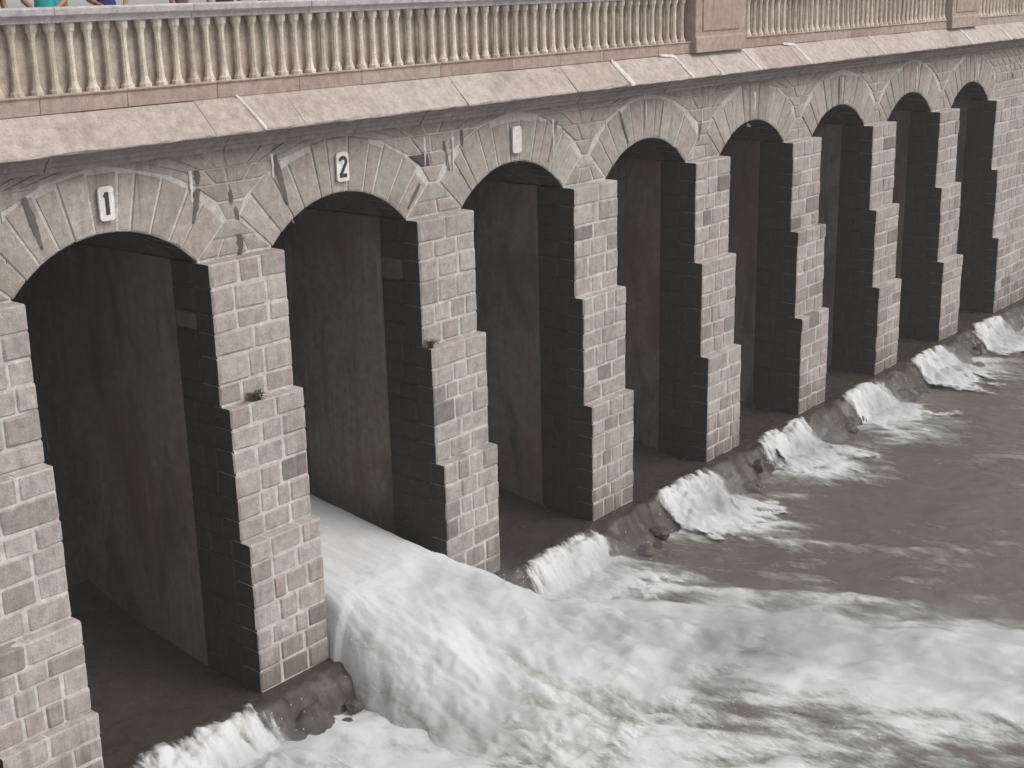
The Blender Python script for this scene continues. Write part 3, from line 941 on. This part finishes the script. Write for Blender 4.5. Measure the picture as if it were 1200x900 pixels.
# flying spray: fine drops round the torrent and the cascades
def spray():
    base = bmesh.new(); bmesh.ops.create_icosphere(base, subdivisions=1, radius=1)
    bv = np.array([q.co[:] for q in base.verts]); bf = np.array([[q.index for q in fc.verts] for fc in base.faces]); base.free()
    pts = []
    r = np.random.default_rng(5)
    idx = r.integers(0, P.shape[0]*P.shape[1], 2600)
    flat = P.reshape(-1, 3)
    for i in idx:
        x, y, z = flat[i]
        if y > -.8 or y < -8.2 or z < -7.6: continue
        pts.append((x+r.normal(0, .12), y+r.normal(0, .12), max(z, -7.6)+abs(r.normal(0, .13)), r.uniform(.003, .008)))
    for n in (0, 2, 3, 4, 5, 6, 7):
        for k in range(110):
            pts.append((n*S+XC+r.uniform(-1.5, 1.6), -1.0-abs(r.normal(.35, .35)), -7.45+abs(r.normal(0, .22)), r.uniform(.004, .010)))
    pts = np.array(pts)
    V = (bv[None]*pts[:, None, 3:4]*np.array([1, 1, 1.25]) + pts[:, None, :3]).reshape(-1, 3)
    Fq = (bf[None] + (np.arange(len(pts))*len(bv))[:, None, None]).reshape(-1, 3)
    me = bpy.data.meshes.new('spray')
    me.from_pydata(V.tolist(), [], Fq.tolist())
    put_attr(me, 'foam', np.full(len(V), 1.2))
    o = link('spray', me, M['drop'])
    tag(o, 'fine white spray drops thrown up by the water', kind='stuff')
spray()

# weeds rooted in the ledges
def weed(x, y, z, s_, label, seed):
    r = random.Random(seed)
    v, f = [], []
    for k in range(46):
        a = r.uniform(0, 2*math.pi); L = s_*r.uniform(.5, 1.1); b = r.uniform(.25, 1.1)
        d = Vector((math.cos(a), math.sin(a), 0)); s = Vector((-d.y, d.x, 0))*s_*r.uniform(.05, .10)
        p0 = Vector((r.uniform(-.12, .12)*s_*2, r.uniform(-.03, .03), 0))
        p1 = p0 + d*L*.4*b + Vector((0, 0, L*.55)); p2 = p0 + d*L*b + Vector((0, 0, L*(.85-.5*b)))
        q = len(v)
        v += [p0-s*.5, p0+s*.5, p1+s, p1-s, p2]
        f += [(q, q+1, q+2, q+3), (q+3, q+2, q+4)]
    o = link('weed_tuft', mesh('weed_tuft', v, f), M['weed']); o.location = (x, y, z)
    return tag(o, label, 'weed', 'weeds on the pier ledges')
weed(1.62, SECT[0][0]-.10, SECT[1][1]-.02, .26, 'dry brown weed tuft on the ledge of the pier between arches 1 and 2', 1)
weed(S+1.15, SECT[0][0]-.10, SECT[1][1]-.02, .2, 'small weed tuft on the ledge of the torrent-washed pier', 2)

# ------------------------------------------------------------------ people on the walkway
def person(x, y, face, label, top, legs, hair, skin=(.30, .17, .11), h=1.68, long_top=False, pose=0):
    k = h/1.70
    J = {}
    def j(nm, px, py, pz, r): J[nm] = (Vector((px, py, pz))*k, r*k)
    j('pel', 0, 0, .94, .150); j('wst', 0, .005, 1.10, .132); j('chs', 0, .01, 1.28, .150); j('shc', 0, .01, 1.40, .105)
    j('nck', 0, .0, 1.47, .052); j('hd0', 0, -.012, 1.545, .075); j('hd1', 0, -.01, 1.62, .088)
    E = [('pel', 'wst'), ('wst', 'chs'), ('chs', 'shc'), ('shc', 'nck'), ('nck', 'hd0'), ('hd0', 'hd1')]
    for s, c in ((-1, 'l'), (1, 'r')):
        j('hip'+c, s*.09, 0, .88, .092); j('kne'+c, s*.10, -.01, .48, .062); j('ank'+c, s*.10, .02, .08, .042); j('toe'+c, s*.12, -.13, .035, .036)
        E += [('pel', 'hip'+c), ('hip'+c, 'kne'+c), ('kne'+c, 'ank'+c), ('ank'+c, 'toe'+c)]
        j('shd'+c, s*.185, .01, 1.38, .058)
        if pose == 0:
            el, wr = (s*.25, .03, 1.12), (s*.24, -.06, .90)
        else:
            el, wr = (s*.26, -.05, 1.14), (s*.17, -.26, 1.06)
        j('elb'+c, *el, .044); j('wri'+c, *wr, .029)
        E += [('shc', 'shd'+c), ('shd'+c, 'elb'+c), ('elb'+c, 'wri'+c)]
        d = (Vector(wr)-Vector(el)).normalized()
        pl = Vector(wr)+d*.075
        j('plm'+c, *pl, .030)
        E.append(('wri'+c, 'plm'+c))
        side = Vector((0, 1, 0)) if pose == 0 else Vector((s, 0, 0))
        for q in range(4):
            o1 = side*((q-1.5)*.019)
            a_ = pl+o1+d*.035; b_ = a_+d*(.038-.004*abs(q-1.5))+Vector((-s*.008, -.004, -.004)); 
            j('f%d%s' % (q, c), *a_, .0095); j('g%d%s' % (q, c), *b_, .008)
            E += [('plm'+c, 'f%d%s' % (q, c)), ('f%d%s' % (q, c), 'g%d%s' % (q, c))]
        th = Vector(wr)+d*.03+Vector((0, -.035, 0))
        j('t0'+c, *th, .0105); j('t1'+c, *(th+d*.032+Vector((0, -.012, 0))), .009)
        E += [('wri'+c, 't0'+c), ('t0'+c, 't1'+c)]
    names = list(J)
    me = bpy.data.meshes.new('body_skel')
    me.from_pydata([J[q][0] for q in names], [(names.index(a), names.index(b)) for a, b in E], [])
    ob = bpy.data.objects.new('body_skel', me); COL.objects.link(ob)
    ob.modifiers.new('skin', 'SKIN')
    for i, q in enumerate(names):
        sv = me.skin_vertices[0].data[i]
        r = J[q][1]
        fl = .74 if q in ('pel', 'wst', 'chs', 'shc') else 1
        sv.radius = (r, r*fl)
        sv.use_root = (q == 'pel')
    ss = ob.modifiers.new('sub', 'SUBSURF'); ss.levels = 2; ss.render_levels = 2
    dg = bpy.context.evaluated_depsgraph_get()
    bm_ = bpy.data.meshes.new_from_object(ob.evaluated_get(dg))
    bpy.data.objects.remove(ob)
    t = thing('person', label, 'person', None, (x, y, Z_DECK-.008))
    t.rotation_euler.z = face
    bm_.materials.clear()
    for nm, c, ro in (('skin', skin, .5), ('shirt', top, .85), ('trousers', legs, .85), ('shoe', (.05, .04, .035), .6)):
        bm_.materials.append(flat_mat('person_'+nm, c, ro, .12))
    for p in bm_.polygons:
        c = p.center/k
        if c.z < .085: mi_ = 3
        elif abs(c.x) > .205 and c.z < 1.20 and c.z > .6: mi_ = 0
        elif pose == 1 and c.y < -.135 and c.z > .8 and c.z < 1.3: mi_ = 0
        elif c.z > 1.445: mi_ = 0
        elif c.z > (.55 if long_top else .93): mi_ = 1
        else: mi_ = 2
        p.material_index = mi_
        p.use_smooth = True
    link('body', bm_, None, t)
    # hair cap, eyes, nose, mouth, ears
    hb = bmesh.new(); bmesh.ops.create_uvsphere(hb, u_segments=20, v_segments=14, radius=.104*k)
    bmesh.ops.delete(hb, geom=[q for q in hb.verts if (q.co.z < -.02*k and q.co.y < .02) or (q.co.y < -.055*k and q.co.z < .045*k) or q.co.z < -.075*k], context='VERTS')
    for q in hb.verts: q.co += q.co.normalized()*.007*mnoise.noise(q.co*60)
    hm = bpy.data.meshes.new('hair'); hb.to_mesh(hm); hb.free()
    ho = link('hair', hm, flat_mat('person_hair', hair, .5, .3), t); ho.location = (0, .0, 1.625*k)
    def bit(nm, loc, sc, c):
        b = bmesh.new(); bmesh.ops.create_icosphere(b, subdivisions=2, radius=1)
        bmesh.ops.scale(b, vec=sc, verts=b.verts)
        mm = bpy.data.meshes.new(nm); b.to_mesh(mm); b.free()
        o = link(nm, mm, flat_mat('person_'+nm, c, .4), t); o.location = Vector(loc)*k
    for s in (-1, 1):
        bit('eye', (s*.032, -.088, 1.607), (.012, .008, .007), (.05, .04, .035))
        bit('ear', (s*.087, .0, 1.595), (.012, .02, .03), skin)
    bit('nose', (0, -.098, 1.578), (.012, .016, .02), skin)
    bit('mouth', (0, -.084, 1.538), (.024, .007, .006), (.22, .09, .075))
    return t
black = (.02, .018, .016)
person(-1.15, .72, .2, 'person in a dark maroon top standing behind the balustrade', (.055, .04, .05), (.05, .05, .06), black)
person(-.44, .62, -.6, 'person in a loose turquoise top leaning at the balustrade', (.03, .40, .42), (.08, .08, .10), black, long_top=True, pose=1)
person(-.05, 1.05, .3, 'person in a turquoise shirt and dark trousers behind the leaning one', (.04, .36, .38), (.04, .04, .05), black)
person(.46, .62, -.3, 'person in a navy blue shirt with arms on the rail', (.035, .04, .15), (.06, .06, .07), black, pose=1)
person(1.72, .70, .5, 'person in a dark mauve shirt standing at the rail', (.10, .06, .08), (.05, .045, .05), black)
person(2.5, .70, -.2, 'person in a black shirt standing at the rail', (.02, .02, .022), (.10, .09, .08), black)
person(3.35, .75, .4, 'person in a dusty rose long top standing at the rail', (.36, .24, .24), (.20, .17, .16), black, long_top=True)

# ------------------------------------------------------------------ drifting spray mist over the white water
def mist_mat(name, dens):
    m = bpy.data.materials.new(name); m.use_nodes = True
    nt = m.node_tree; nt.nodes.clear()
    out = nt.nodes.new('ShaderNodeOutputMaterial'); pv = nt.nodes.new('ShaderNodeVolumePrincipled')
    pv.inputs['Color'].default_value = (.95, .96, .98, 1)
    pv.inputs['Anisotropy'].default_value = .2
    tc = nt.nodes.new('ShaderNodeTexCoord'); ln = nt.nodes.new('ShaderNodeVectorMath'); ln.operation = 'LENGTH'
    mr = nt.nodes.new('ShaderNodeMapRange'); mr.interpolation_type = 'SMOOTHSTEP'
    mr.inputs[1].default_value = 1.0; mr.inputs[2].default_value = .25; mr.inputs[3].default_value = 0; mr.inputs[4].default_value = dens
    nz = nt.nodes.new('ShaderNodeTexNoise'); nz.inputs['Scale'].default_value = 2.2; nz.inputs['Detail'].default_value = 2
    g = nt.nodes.new('ShaderNodeNewGeometry')
    r2 = nt.nodes.new('ShaderNodeMapRange'); r2.inputs[1].default_value = .35; r2.inputs[2].default_value = .65
    mu = nt.nodes.new('ShaderNodeMath'); mu.operation = 'MULTIPLY'
    L = nt.links.new
    L(tc.outputs['Object'], ln.inputs[0]); L(ln.outputs['Value'], mr.inputs[0]); L(g.outputs['Position'], nz.inputs['Vector'])
    L(nz.outputs['Fac'], r2.inputs[0]); L(mr.outputs[0], mu.inputs[0]); L(r2.outputs[0], mu.inputs[1])
    L(mu.outputs[0], pv.inputs['Density']); L(pv.outputs[0], out.inputs['Volume'])
    return m
MM = mist_mat('spray_mist', .8)
bm = bmesh.new(); bmesh.ops.create_icosphere(bm, subdivisions=3, radius=1)
mme = bpy.data.meshes.new('mist'); bm.to_mesh(mme); bm.free(); mme.materials.append(MM)
def mist(x, y, z, sx, sy, sz, rz=0):
    o = link('mist', mme); o.location = (x, y, z); o.scale = (sx, sy, sz); o.rotation_euler.z = rz
    tag(o, 'thin white spray mist drifting over the churned water', kind='stuff')
for n in (2, 3, 4, 5, 6, 7): mist(n*S+XC+.15, -1.75, -7.25, 1.5, 1.1, .55)
mist(.2, -2.2, -7.3, 1.8, 1.2, .6)
for (x, y, z, a_, b_, c_) in [(4.4, -1.6, -6.3, 1.6, 1.4, .5), (5.2, -3.0, -6.9, 2.1, 1.7, .75), (6.2, -4.6, -7.15, 2.6, 2.0, .65), (8.0, -5.5, -7.3, 2.6, 2.0, .55), (9.4, -8.0, -7.4, 2.6, 2.4, .5), (3.0, -3.4, -7.2, 1.5, 1.5, .6)]:
    mist(x, y, z, a_, b_, c_, -.5)

# ------------------------------------------------------------------ moist hazy air
hz = bpy.data.materials.new('haze_air'); hz.use_nodes = True
hz.node_tree.nodes.clear()
_o = hz.node_tree.nodes.new('ShaderNodeOutputMaterial'); _v = hz.node_tree.nodes.new('ShaderNodeVolumePrincipled')
_v.inputs['Color'].default_value = (.96, .95, .93, 1); _v.inputs['Density'].default_value = .0016; _v.inputs['Anisotropy'].default_value = .0
hz.node_tree.links.new(_v.outputs[0], _o.inputs['Volume'])
tag(link('haze', mesh('haze', box_v(-2300, 2800, -2300, 2300, -13, 4.6), BOXF), hz), 'thin moist haze in the air over the river', kind='stuff')
